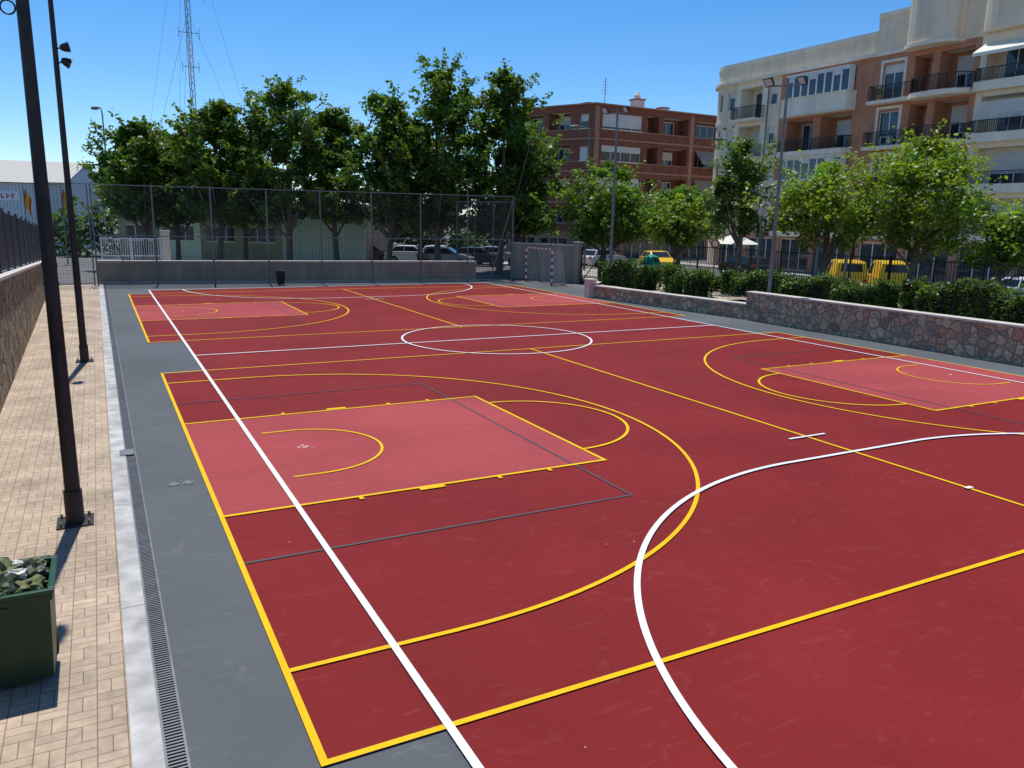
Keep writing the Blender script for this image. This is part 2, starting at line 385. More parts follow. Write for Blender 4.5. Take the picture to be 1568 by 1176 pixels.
# ------------------------------------------------------------ floodlight poles
def floodpole(x,y,Hh,r0,r1,hz,z0=0,name="floodlight_pole",head_dir=(1,0),ring=False,matn="pole_paint"):
    g=Group(name,(x,y,z0))
    p=g(matn,"shaft"); p.tube([(0,0,0.02),(0,0,.5),(0,0,Hh)],[r0,r0*.96,r1],16)
    p.tube([(0,0,0.02),(0,0,.42)],[r0*1.18,r0*1.16],16)
    g(matn,"base_plate").box(-.2,.2,-.2,.2,.003,.02)
    for a in (-.15,.15):
        for b in (-.15,.15): g("galvanised","bolts").tube([(a,b,.02),(a,b,.07)],.015,6)
    dx,dy=head_dir
    for k,off in enumerate((-.2,.12)):
        g(matn,"arm").beam((0,0,hz+off),(dx*.2,dy*.2,hz+off+.05),.03)
        c=Vector((dx*.2,dy*.2,hz+off+.05)); d=Vector((dx*.8,dy*.8,-.35+.5*k)).normalized()
        g("black_metal","lamp_head").tube([c-d*.1,c-d*.03,c+d*.1],[.05,.09,.12],12)
        g("lamp_glass","lens").tube([c+d*.102,c+d*.108],[.1,.1],12)
    if ring:
        pts=[(.0+.07*cos(a)-.14,-.02,ring+.07*sin(a)) for a in [k*2*pi/14 for k in range(15)]]
        g("black_metal","ring").tube(pts,.01,6,False)
    g(matn,"band").tube([(0,0,3.1),(0,0,3.16)],[r0*.93]*2,16)
    g(matn,"band").tube([(0,0,2.9),(0,0,2.93)],[r0*.94]*2,16)
    return g.done(smooth=True)
floodpole(-1.62,5.65,9,.088,.052,7.6,ring=5.85)
floodpole(-1.62,17.4,9,.088,.052,7.3)
def flood2(x,y,Hh,z0,L):
    g=Group("floodlight_pole",(x,y,z0))
    p=g("galvanised","shaft"); p.tube([(0,0,0),(0,0,Hh)],[.085,.05],10)
    g("galvanised","base_plate").box(-.18,.18,-.18,.18,0,.02)
    a=Vector((.55,-.83,0))*L
    g("galvanised","crossarm").beam(-a+Vector((0,0,Hh-.25)),a+Vector((0,0,Hh-.25)),.05)
    for s in (-1,1):
        c=a*s+Vector((-.1,0,Hh-.1)); d=Vector((-.8,.1*s,-.55)).normalized(); u=Vector((-.5,0,.8)).normalized()
        r=d.cross(u).normalized(); u=r.cross(d)
        mb=g("black_metal","lamp_head")
        i=len(mb.v)
        for q,sc_ in ((-.08,.7),(.06,1)):
            for (e,f) in ((-1,-1),(1,-1),(1,1),(-1,1)): mb.v.append(tuple(c+d*q+r*e*.2*sc_+u*f*.17*sc_))
        mb.f+=[(i,i+1,i+2,i+3),(i+7,i+6,i+5,i+4),(i,i+4,i+5,i+1),(i+1,i+5,i+6,i+2),(i+2,i+6,i+7,i+3),(i+3,i+7,i+4,i)]
        ml=g("lamp_glass","lens"); i=len(ml.v)
        for (e,f) in ((-1,-1),(1,-1),(1,1),(-1,1)): ml.v.append(tuple(c+d*.065+r*e*.16+u*f*.13))
        ml.f.append((i,i+1,i+2,i+3))
    g.done(smooth=("shaft",))
flood2(22.2,28.7,8.7,.5,.55); flood2(22.25,17.8,8.1,.98,.6)

# ------------------------------------------------------------ waste container (near left)
g=Group("waste_bin",(-2.0,2.22,0))
def ring(mb,w0,d0,z0,w1,d1,z1,t):
    for (x0,x1,y0,y1,X0,X1,Y0,Y1) in ((-w0,w0,-d0,-d0+t,-w1,w1,-d1,-d1+t),(-w0,w0,d0-t,d0,-w1,w1,d1-t,d1),(-w0,-w0+t,-d0+t,d0-t,-w1,-w1+t,-d1+t,d1-t),(w0-t,w0,-d0+t,d0-t,w1-t,w1,-d1+t,d1-t)):
        i=len(mb.v)
        mb.v+=[(x0,y0,z0),(x1,y0,z0),(x1,y1,z0),(x0,y1,z0),(X0,Y0,z1),(X1,Y0,z1),(X1,Y1,z1),(X0,Y1,z1)]
        mb.f+=[(i,i+3,i+2,i+1),(i+4,i+5,i+6,i+7),(i,i+1,i+5,i+4),(i+1,i+2,i+6,i+5),(i+2,i+3,i+7,i+6),(i+3,i,i+4,i+7)]
BH=.80
ring(g("bin_green","body"),.30,.29,.06,.33,.32,BH,.012)
g("bin_green","floor").box(-.27,.27,-.27,.27,.055,.08)
ring(g("bin_rim","rim"),.36,.35,BH-.003,.365,.355,BH+.035,.045)
ring(g("bin_green","rim_skirt"),.348,.338,BH-.06,.352,.342,BH-.004,.014)
for s in (-1,1): g("tyre","wheels").tube([(s*.25,.28,.075),(s*.31,.28,.075)],.075,14)
g("bin_green","handle").beam((-.3,.42,BH),(.3,.42,BH),.03); g("bin_green","handle").beam((-.3,.35,BH),(-.3,.42,BH),.03); g("bin_green","handle").beam((.3,.35,BH),(.3,.42,BH),.03)
be=g.done(bevel=.005)
def lump(name,loc,r,matn,seed,parent,sq=.7):
    bm=bmesh.new(); bmesh.ops.create_icosphere(bm,subdivisions=3,radius=1)
    rr=random.Random(seed); ph=[rr.uniform(0,6) for _ in range(6)]
    for v in bm.verts:
        c=v.co; f=1+.2*sin(5*c.x+ph[0])+.18*sin(7*c.y+ph[1]+3*c.z)+.16*sin(11*c.z+ph[2])+rr.uniform(-.09,.09)
        v.co=c*f*r; v.co.z*=sq
    me=bpy.data.meshes.new(name); bm.to_mesh(me); bm.free(); me.materials.append(MATS[matn])
    o=bpy.data.objects.new(name,me); sc.collection.objects.link(o); o.location=loc; o.parent=parent
for k,(x,y,z,r,m) in enumerate(((-.2,-.12,.83,.12,"rubbish_white"),(.02,-.1,.78,.15,"rubbish_dark"),(.2,-.15,.79,.11,"rubbish_leaf"),(.18,.1,.80,.13,"rubbish_dark"),(-.05,.15,.82,.15,"rubbish_leaf"),(-.24,.2,.84,.09,"rubbish_white"),(.1,-.0,.86,.06,"rubbish_white"),(0,0,.66,.27,"rubbish_dark"),(.22,.22,.83,.07,"rubbish_leaf"),(.08,.22,.85,.05,"rubbish_white"),(.0,-.22,.82,.06,"rubbish_leaf"))):
    lump("rubbish_%d"%k,(x,y,z),r,m,k,be)

# ------------------------------------------------------------ far fence and wall
FA=Vector((-1.2,40.2,0)); FB=Vector((20.8,36.9,0)); FL=(FB-FA).length; FR=math.atan2(FB.y-FA.y,FB.x-FA.x)
g=Group("mesh_fence",FA,FR)
FH=5.0
npost=9
for k in range(npost):
    x=FL*k/(npost-1); g("galvanised","posts").tube([(x,0,0),(x,0,FH+.05)],.04,8)
for zz in (.15,2.5,FH): g("galvanised","rails").beam((0,0.0,zz),(FL,0,zz),.045)
z=.2
while z<FH: g("fence_wire","mesh_wires").box(0,FL,.05,.057,z,z+.010); z+=.125
x=0
while x<FL: g("fence_wire","mesh_wires").box(x,x+.007,.059,.064,.15,FH); x+=.125
g("galvanised","brace").beam((0,-.02,FH-.1),(1.6,-.02,0.1),.035)
g("galvanised","brace").beam((FL,-.02,FH-.1),(FL-1.4,-.02,.1),.035)
g.done()
def meshpanel(a,b,Hh,name="mesh_fence",sp=.125,wm="fence_wire",z0=0,posts=4,t=.008):
    a=Vector((*a,0)); b=Vector((*b,0)); Ln=(b-a).length
    g=Group(name,(a.x,a.y,z0),math.atan2(b.y-a.y,b.x-a.x))
    for k in range(posts):
        x=Ln*k/(posts-1); g("galvanised","posts").tube([(x,0,0),(x,0,Hh+.03)],.035,8)
    for zz in (.1,Hh): g("galvanised","rails").beam((0,0,zz),(Ln,0,zz),.04)
    z=.15
    while z<Hh: g(wm,"mesh_wires").box(0,Ln,.04,.046,z,z+t); z+=sp
    x=.02
    while x<Ln: g(wm,"mesh_wires").box(x,x+t*.9,.048,.053,.1,Hh); x+=sp
    g.done()
meshpanel((20.85,37.0),(19.2,41.5),4.7)
meshpanel((-3.2,39.9),(-1.35,40.2),5.0,posts=2)
meshpanel((-3.3,40.2),(-3.6,52),2.4,posts=6)
g=Group("service_gate",(-.9,44.5,0),-.15)
for x in (0,1.5,3.0): g("white_frame","posts").box(x-.04,x+.04,-.04,.04,0,2.3)
for z in (.2,1.25,2.2): g("white_frame","rails").box(0.04,2.96,-.02,.02,z,z+.05)
for k in range(24): g("white_frame","bars").box(.1+k*.12,.125+k*.12,-.01,.01,.25,2.2)
g("cream_light","pier").box(3.1,3.5,-.2,.2,0,2.6); g("coping","pier_cap").box(3.05,3.55,-.25,.25,2.603,2.7)
g.done()
g=Group("boundary_wall",(-1.2,40.95,0),FR)
g("wall_beige","wall").box(0,20.3,0,.3,-.05,1.12)
k=0.
while k<20.3: g("coping","coping").box(k,min(k+1.49,20.33),-.05,.35,1.123,1.21); k+=1.5
g("concrete","plinth").box(0,20.3,-.25,-.003,.002,.14)
g.done()
g=Group("litter_bin",(7.5,38.3,0))
g("black_metal","body").tube([(0,0,.06),(0,0,.1),(0,0,.72)],[.18,.2,.25],16)
g("black_metal","rim").tube([(0,0,.72),(0,0,.76)],[.27,.27],16)
for a in (0,2.1,4.2): g("black_metal","feet").box(.13*cos(a)-.02,.13*cos(a)+.02,.13*sin(a)-.02,.13*sin(a)+.02,.002,.06)
g.done(smooth=("body","rim"))

# handball goal
g=Group("handball_goal",(21.85,34.0,0),pi/2)
def striped(a,b,n):
    a=Vector(a); b=Vector(b)
    for k in range(n):
        g("red_paint" if k%2==0 else "paint_white","post_red" if k%2==0 else "post_white").beam(a+(b-a)*k/n,a+(b-a)*(k+1)/n,.08)
striped((0,0,0),(0,0,2.0),10); striped((3.08,0,0),(3.08,0,2.0),10); striped((-.04,0,2.04),(3.12,0,2.04),15)
for x in (0,3.08):
    g("galvanised","back_frame").tube([(x,-.04,2.0),(x,-.75,1.95),(x,-1.0,0.05)],.025,8); g("galvanised","back_frame").beam((x,-.04,.05),(x,-1.0,.05),.04)
g("galvanised","back_frame").beam((0,-1.0,.05),(3.08,-1.0,.05),.04)
for k in range(27):
    x=k*3.08/26; g("net","net").beam((x,-.75,1.95),(x,-1,.05),.008); g("net","net").beam((x,-.02,2.0),(x,-.75,1.95),.008)
for k in range(17):
    f=k/16; y=-.75-.25*f; z=1.95-1.9*f; g("net","net").beam((0,y,z),(3.08,y,z),.008)
    for x in (0,3.08): g("net","net").beam((x,-.04,z),(x,y,z),.008)
g.done()
g=Group("service_wall",(22.3,40.0,0),math.atan2(-4.6,2.0))
g("wall_beige","wall").box(0,4.897,0,.25,0,2.2); g("coping","coping").box(-.04,4.85,-.05,.3,2.203,2.28)
g("wall_beige","pilaster").box(4.9,5.3,-.08,.35,0,2.4) ; g("coping","pilaster_cap").box(4.86,5.34,-.12,.39,2.403,2.47)
g.done()
g=Group("iron_gate",(24.5,35.0,0),math.atan2(-3.2,1.1))
for x in (0,1.7,3.4): g("black_metal","stiles").box(x-.04,x+.04,-.03,.03,.0,2.15)
for z in (.12,1.1,2.05): g("black_metal","rails").box(0,3.4,-.02,.02,z,z+.05)
for k in range(28): g("black_metal","bars").box(.1+k*.12,.118+k*.12,-.009,.009,.1,2.1)
g("black_metal","rails").beam((0,0,.15),(1.7,0,2.0),.04); g("black_metal","rails").beam((1.7,0,2.0),(3.4,0,.15),.04)
g.done()

# ------------------------------------------------------------ right retaining wall & terrace
def wallseg(a,b,hh,name="retaining_wall",stonem="stone_right"):
    a=Vector((*a,0)); b=Vector((*b,0)); Ln=(b-a).length
    g=Group(name,a,math.atan2(b.y-a.y,b.x-a.x))
    g(stonem,"masonry").box(0,Ln,0,.35,-.05,hh)
    k=0.
    while k<Ln:
        e=min(k+1.2,Ln); g("coping","coping").box(k-.0+.004,e-.004,-.05,.4,hh+.003,hh+.07); k=e
    g.done(bevel=.01)
wallseg((20.35,27.3),(21.55,18.2),.56)
wallseg((21.45,18.2),(21.45,-9),1.06)
g=Group("wall_pillar",(20.3,27.6,0))
g("coping","pillar").box(-.22,.22,-.22,.22,0,.85); g("coping","cap").box(-.26,.26,-.26,.26,.853,.92); g.done(bevel=.01)
wallseg((20.5,27.75),(24.3,31.3),.56)
tr=MB(); tr.prism([(21.85,-9),(28.6,-9),(28.6,31.4),(24.4,31.4),(20.75,27.8),(20.75,27.4),(21.9,18.2)],-.02,.5)
mkobj("planted_terrace",tr,"earth")
tb=MB(); tb.prism([(21.85,-9),(28.4,-9),(28.4,18.1),(21.85,18.1)],.5,.98)
mkobj("terrace_bank",tb,"earth")
sheet("street_pavement",[R4(28.8,33,-30,60),R4(44.5,47.9,-30,56)],.004,"concrete")
g=Group("kerb_line"); 
for x in (33,44.3): g("coping","kerb").box(x,x+.15,-30,60,0,.12)
g.done()
g=Group("iron_railing",(28.2,31,.5),-pi/2)
Ln=40
for k in range(int(Ln/.13)): g("black_metal","bars").box(k*.13,k*.13+.02,-.01,.01,.1,2.0)
for k in range(21): g("black_metal","posts").box(k*2-.035,k*2+.035,-.035,.035,0,2.08)
for z in (.15,1.9): g("black_metal","rails").box(0,Ln,-.02,.02,z,z+.04)
g.done()

# ------------------------------------------------------------ foliage
def leaf_object(name, P, S, C, parent=None, seed=0, up=.5):
    rs=np.random.RandomState(seed); n=len(P)
    N=rs.normal(size=(n,3)); N[:,2]=np.abs(N[:,2])+up; N/=np.linalg.norm(N,axis=1)[:,None]
    A=rs.normal(size=(n,3)); T=np.cross(N,A); T/=np.linalg.norm(T,axis=1)[:,None]; B=np.cross(N,T)
    S=S[:,None]
    V=np.empty((n,4,3)); V[:,0]=P-T*S; V[:,1]=P-B*S*.62+N*S*.12; V[:,2]=P+T*S; V[:,3]=P+B*S*.62+N*S*.12
    me=bpy.data.meshes.new(name)
    me.vertices.add(4*n); me.loops.add(4*n); me.polygons.add(n)
    me.vertices.foreach_set("co",V.reshape(-1))
    me.loops.foreach_set("vertex_index",np.arange(4*n,dtype=np.int32))
    me.polygons.foreach_set("loop_start",np.arange(0,4*n,4,dtype=np.int32))
    me.update(calc_edges=True)
    ca=me.color_attributes.new("tint","FLOAT_COLOR","POINT")
    cc=np.ones((n,4,4)); cc[:,:,:3]=C[:,None,:]
    ca.data.foreach_set("color",cc.reshape(-1))
    me.materials.append(MATS["leaf"])
    o=bpy.data.objects.new(name,me); sc.collection.objects.link(o)
    if parent: o.parent=parent
    return o

def tree(x,y,z0,Hh,r,zb,seed,col=(.05,.10,.018),ncl=75,nl=170,size=.13,pointy=.5,name="plane_tree",lean=(0,0)):
    rs=np.random.RandomState(seed)
    g=Group(name,(x,y,z0))
    hC=Hh-zb
    tm=g("bark","trunk_and_limbs")
    tr=.035*Hh**.9*.55+.05
    k1=(rs.normal()*.12,rs.normal()*.12)
    top=Vector((k1[0]*2+lean[0],k1[1]*2+lean[1],zb+hC*.35))
    tm.tube([(0,0,-.05),(k1[0]*.3,k1[1]*.3,.4),(k1[0],k1[1],zb*.55),(k1[0]*1.5,k1[1]*1.5,zb*.95),tuple(top),(top.x*1.1,top.y*1.1,zb+hC*.75)],[tr*1.35,tr,tr*.85,tr*.75,tr*.5,tr*.12],9)
    for k in range(8):
        a=k*2*pi/8*1.0+rs.uniform(-.3,.3)+(k%2)*.4; f=rs.uniform(.55,1.0)
        s=Vector((k1[0]*1.3,k1[1]*1.3,zb*f)); rr=r*rs.uniform(.6,.9)
        e=Vector((cos(a)*rr,sin(a)*rr,zb+hC*rs.uniform(.2,.65)))
        m=s.lerp(e,.5)+Vector((0,0,-.05*hC)); tm.tube([s,m,e],[tr*.42,tr*.27,tr*.06],6)
    ph=rs.uniform(0,6.28,5)
    Ps=[];Ss=[];Cs=[]
    col=np.array(col)
    for i in range(ncl):
        hh=rs.beta(1.25,1.3); a=rs.uniform(0,2*pi)
        env=(min(1,(hh+.1)*2.4))**.6*(1-hh)**pointy*1.15
        env*= .80+.26*sin(3*a+ph[0]+hh*3)+.16*sin(5*a+ph[1]-4*hh)
        rad=r*env*rs.uniform(0,1)**.38
        c=np.array([cos(a)*rad+lean[0]*hh,sin(a)*rad+lean[1]*hh,zb+hC*hh*.97+rs.normal()*.15])
        rc=rs.uniform(.45,1.0)*(.28*r)**.6*(.75 if hh>.85 else 1)
        m=int(nl*rs.uniform(.6,1.3))
        d=rs.normal(size=(m,3)); d/=np.linalg.norm(d,axis=1)[:,None]
        rr=rc*rs.uniform(0,1,size=m)**.45
        P=c+d*rr[:,None]*np.array([1,1,.72])+rs.normal(size=(m,3))*.06
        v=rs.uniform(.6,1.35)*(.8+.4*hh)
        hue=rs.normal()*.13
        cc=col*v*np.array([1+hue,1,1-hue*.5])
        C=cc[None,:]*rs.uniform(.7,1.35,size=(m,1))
        Ps.append(P);Ss.append(size*rs.uniform(.6,1.3,size=m));Cs.append(C)
    for i in range(int(ncl*.8)):
        hh=rs.uniform(0,1); a=rs.uniform(0,2*pi)
        env=(min(1,(hh+.1)*2.4))**.6*(1-hh)**pointy*1.15*(.80+.26*sin(3*a+ph[0]+hh*3)+.16*sin(5*a+ph[1]-4*hh))
        rad=r*env*1.1+.2; L=rs.uniform(.4,1.0)
        s=np.array([cos(a)*rad+lean[0]*hh,sin(a)*rad+lean[1]*hh,zb+hC*hh])
        dd=np.array([cos(a)*.5,sin(a)*.5,rs.uniform(-.3,1)]); dd/=np.linalg.norm(dd)
        m=26; tt=rs.uniform(-.6,1,size=(m,1))
        P=s+dd*tt*L+rs.normal(size=(m,3))*.12
        Ps.append(P);Ss.append(size*rs.uniform(.6,1.2,size=m));Cs.append((col*1.2)[None,:]*rs.uniform(.7,1.4,size=(m,1)))
    e=g.done(smooth=True)
    leaf_object("crown",np.concatenate(Ps),np.concatenate(Ss),np.concatenate(Cs),e,seed)
DG=(.085,.152,.020)
back=[(1.7,54.8,9.5,3.1,3.2),(6.2,52.4,10.8,3.8,3.2),(10.5,50.2,12.2,3.7,3.4),(14.2,51.5,11.2,2.6,3.4),(16.6,47.4,11.6,3.3,3.2),
      (19.6,45.6,13.8,3.9,3.2),(23.3,43.6,13.3,4.0,3.0),(4.0,56.5,8.8,3.0,3.0),(26.2,45.8,10.2,3.0,2.8),(8.5,55.5,8.8,3.4,3.2),(20.5,51.5,10.0,3.6,3.0)]
for k,(x,y,Hh,r,zb) in enumerate(back):
    tree(x,y,0,Hh,r,zb,10+k,DG,ncl=int(52+r*16),nl=120,size=.165,pointy=.42)
BG=(.165,.24,.022)
tree(26.2,23.7,.5,7.0,1.9,3.0,41,(.085,.15,.025),55,130,.105,.45,"street_tree")
tree(26.0,18.6,.5,5.5,2.6,2.7,42,BG,60,140,.095,.4,"street_tree")
tree(26.9,15.2,.5,6.5,3.2,2.5,43,BG,82,140,.095,.5,"street_tree")
tree(29.6,13.0,0,4.3,1.6,2.4,44,(.11,.19,.02),40,120,.10,.4,"street_tree")
tree(27.2,36.8,0,6.8,3.9,2.6,45,(.115,.20,.02),85,130,.13,.4,"street_tree")
tree(30.3,33.2,0,5.1,2.3,2.4,46,BG,50,110,.12,.4,"street_tree")
tree(34.5,38.0,0,6.0,3.0,2.6,47,(.11,.19,.02),55,110,.14,.4,"street_tree")

def hedge(x0,x1,y0,y1,z0,z1,seed,name="hedge"):
    rs=np.random.RandomState(seed); g=Group(name)
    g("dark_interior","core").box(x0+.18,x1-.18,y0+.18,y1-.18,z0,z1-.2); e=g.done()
    vol=(x1-x0)*(y1-y0); n=int((2*(z1-z0)*(x1-x0+y1-y0)+vol)*320)
    P=rs.uniform([x0,y0,z0],[x1,y1,z1],size=(n,3))
    ax=rs.choice(4,size=n,p=[.4,.12,.12,.36])
    dd=rs.uniform(0,1,size=n)**2*.28
    P[:,0]=np.where(ax==0,x0+dd,P[:,0]); P[:,2]=np.where(ax==3,z1-dd,P[:,2])
    P[:,1]=np.where(ax==1,y0+dd,np.where(ax==2,y1-dd,P[:,1]))
    bump=.14*np.sin(P[:,1]*2.3+seed)+.10*np.sin(P[:,1]*5.1+P[:,0]*3)+.05*np.sin(P[:,1]*13)
    P[:,0]+=bump*.7*(ax==0); P[:,2]+=bump*(P[:,2]-z0)/(z1-z0)+rs.normal(size=n)*.05
    v=.8+.35*np.sin(P[:,1]*1.7+seed)*np.sin(P[:,2]*5+P[:,1]*4)
    C=np.array([.085,.155,.022])[None,:]*rs.uniform(.5,1.6,size=(n,1))*v[:,None]
    leaf_object("leaves",P,.066*rs.uniform(.7,1.4,size=n),C,e,seed)
hedge(22.0,23.1,25.6,29.6,.5,1.6,1); hedge(22.1,23.1,21.9,24.4,.5,1.55,2); hedge(22.5,23.6,13.0,20.8,.8,1.7,3); hedge(22.4,23.6,1.0,12.2,.98,1.95,4)
hedge(25.2,26.0,8,30,.6,1.2,5)

# ------------------------------------------------------------ building helpers
def window(g,x0,x1,z0,z1,y,panes=2,shut=0.,glass="glass",fr=.06):
    f=g("white_frame","window_frames")
    f.box(x0,x0+fr,y-.05,y,z0,z1); f.box(x1-fr,x1,y-.05,y,z0,z1)
    f.box(x0+fr,x1-fr,y-.05,y,z0,z0+fr); f.box(x0+fr,x1-fr,y-.05,y,z1-fr,z1)
    for k in range(1,panes):
        x=x0+(x1-x0)*k/panes; f.box(x-fr/2,x+fr/2,y-.045,y,z0+fr,z1-fr)
    g(glass,"glazing_"+glass).box(x0+fr,x1-fr,y-.015,y-.008,z0+fr,z1-fr)
    if shut>0:
        zz=z1-(z1-z0)*shut; n=max(1,int((z1-zz)/.09))
        for k in range(n): g("shutter","roller_shutters").box(x0+.02,x1-.02,y-.085,y-.06,zz+k*(z1-zz)/n+.008,zz+(k+1)*(z1-zz)/n)
def cell(g,x0,x1,z0,z1,ox0,ox1,oz0,oz1,wall,kind="win",panes=2,shut=0.,t=.3,deep=1.4,glass="glass"):
    b=g(wall,"walls_"+wall)
    if ox0>x0: b.box(x0,ox0,0,t,z0,z1)
    if x1>ox1: b.box(ox1,x1,0,t,z0,z1)
    if oz0>z0: b.box(ox0,ox1,0,t,z0,oz0)
    if z1>oz1: b.box(ox0,ox1,0,t,oz1,z1)
    if kind=="win":
        window(g,ox0,ox1,oz0,oz1,.2,panes,shut,glass)
        if oz0-z0>.3: g("cream_light","sills").box(ox0-.06,ox1+.06,-.06,.12,oz0-.06,oz0+.002)
    else:
        b.box(ox0-.02,ox1+.02,deep,deep+.1,oz0,oz1+.05)
        b.box(ox0-.12,ox0-.003,t,deep,oz0,oz1); b.box(ox1+.003,ox1+.12,t,deep,oz0,oz1)
        g("cream_light","soffits").box(ox0,ox1,t,deep,oz1+.003,oz1+.1)
        g("concrete","balcony_floor").box(ox0,ox1,t,deep,oz0-.1,oz0-.003)
        wd=ox1-ox0; window(g,ox0+wd*.15,ox0+wd*.75,oz0+.02,oz1-.25,deep-.004,panes,shut,glass)
def rail(g,pts,z,hh=.95,sp=.13,m="black_metal",part="railings"):
    b=g(m,part)
    for a,c in zip(pts,pts[1:]):
        L=math.dist(a,c); n=max(1,int(L/sp))
        b.beam((a[0],a[1],z+hh),(c[0],c[1],z+hh),.05); b.beam((a[0],a[1],z+.1),(c[0],c[1],z+.1),.03)
        for k in range(n+1):
            x=a[0]+(c[0]-a[0])*k/n; y=a[1]+(c[1]-a[1])*k/n
            b.box(x-.014,x+.014,y-.014,y+.014,z+.1,z+hh)
def bow(x0,x1,d,y0=0,n=12):
    cx=(x0+x1)/2; rx=(x1-x0)/2
    return [(cx-rx*cos(pi*k/n),y0-d*sin(pi*k/n)**.6) for k in range(n+1)]
def awning(g,x0,x1,z,dep,drop,m,y=-.02):
    g(m,"awnings").face([(x0,y,z),(x1,y,z),(x1,y-dep,z-drop),(x0,y-dep,z-drop)])
    g(m,"awnings").face([(x0,y-dep,z-drop-.002),(x1,y-dep,z-drop-.002),(x1,y-dep-.01,z-drop-.2),(x0,y-dep-.01,z-drop-.2)])
rbx=random.Random(21)
def clutter(g,x0,x1,z,y):
    k=rbx.random()
    if k<.4: 
        x=rbx.uniform(x0,x1-.9); g("white_frame","air_conditioner").box(x,x+.8,y-.28,y-.003,z+.1,z+.65); g("dark_interior","ac_grille").box(x+.1,x+.5,y-.29,y-.281,z+.18,z+.58)
    elif k<.75:
        x=rbx.uniform(x0,x1-.5)
        g("salmon_brick","plant_pot").tube([(x,y-.3,z),(x,y-.3,z+.3)],[.12,.17],8)
        mb=g("grass","pot_plant")
        for q in range(26):
            c=Vector((x+rbx.gauss(0,.14),y-.3+rbx.gauss(0,.12),z+.35+abs(rbx.gauss(0,.25)))); a=rbx.uniform(0,6)
            mb.face([c+Vector((cos(a)*.12,sin(a)*.12,0)),c+Vector((0,0,.12)),c-Vector((cos(a)*.12,sin(a)*.12,-.04))])

SH=3.05
rb=random.Random(11)
# ---------------- cream apartment block
g=Group("apartment_building",(48,52.2,0),-pi/2)
LA=17.4
TOP=16.9
g("cream","core").box(2.2,LA,1.61,15,0,TOP-.4)
g("cream","roof_slab").box(2.2,LA,.301,1.6,15.3,15.5)
Rr=2.6
for s in range(5):
    z0=s*SH; z1=z0+SH if s<4 else TOP
    for k in range(10):
        a0=pi+ (pi/2)*k/10; a1=pi+(pi/2)*(k+1)/10
        def P(a,r): return (Rr+r*cos(a),Rr+r*sin(a))
        wn = k in (4,5,8) and s>0
        parts=[(z0,z1,Rr)] if not wn else [(z0,z0+1.0,Rr),(z0+2.4,z1,Rr)]
        for (q0,q1,rr) in parts:
            g("cream","rounded_corner").prism([P(a0,rr-.3),P(a0,rr),P(a1,rr),P(a1,rr-.3)],q0,q1)
        if wn: g("glass","corner_glazing").prism([P(a0,rr-.2),P(a0,rr-.15),P(a1,rr-.15),P(a1,rr-.2)],z0+1.0,z0+2.4)
    if s>0:
        for k in range(10):
            a0=pi+(pi/2)*k/10; a1=pi+(pi/2)*(k+1)/10
            g("cream_light","corner_bands").prism([P(a0,Rr),P(a0,Rr+.07),P(a1,Rr+.07),P(a1,Rr)],z0-.15,z0+.12)
for (q0,q1,e) in ((5*SH-.02,5*SH+.2,.3),(TOP-.3,TOP+.02,.08)):
    for k in range(10):
        a0=pi+(pi/2)*k/10; a1=pi+(pi/2)*(k+1)/10
        g("cream_light","corner_bands").prism([P(a0,Rr),P(a0,Rr+e),P(a1,Rr+e),P(a1,Rr)],q0,q1)
g("cream","side_wall").box(0,.3,Rr,15,0,TOP); g("cream","core").box(.31,2.19,Rr,15,0,TOP-.4)
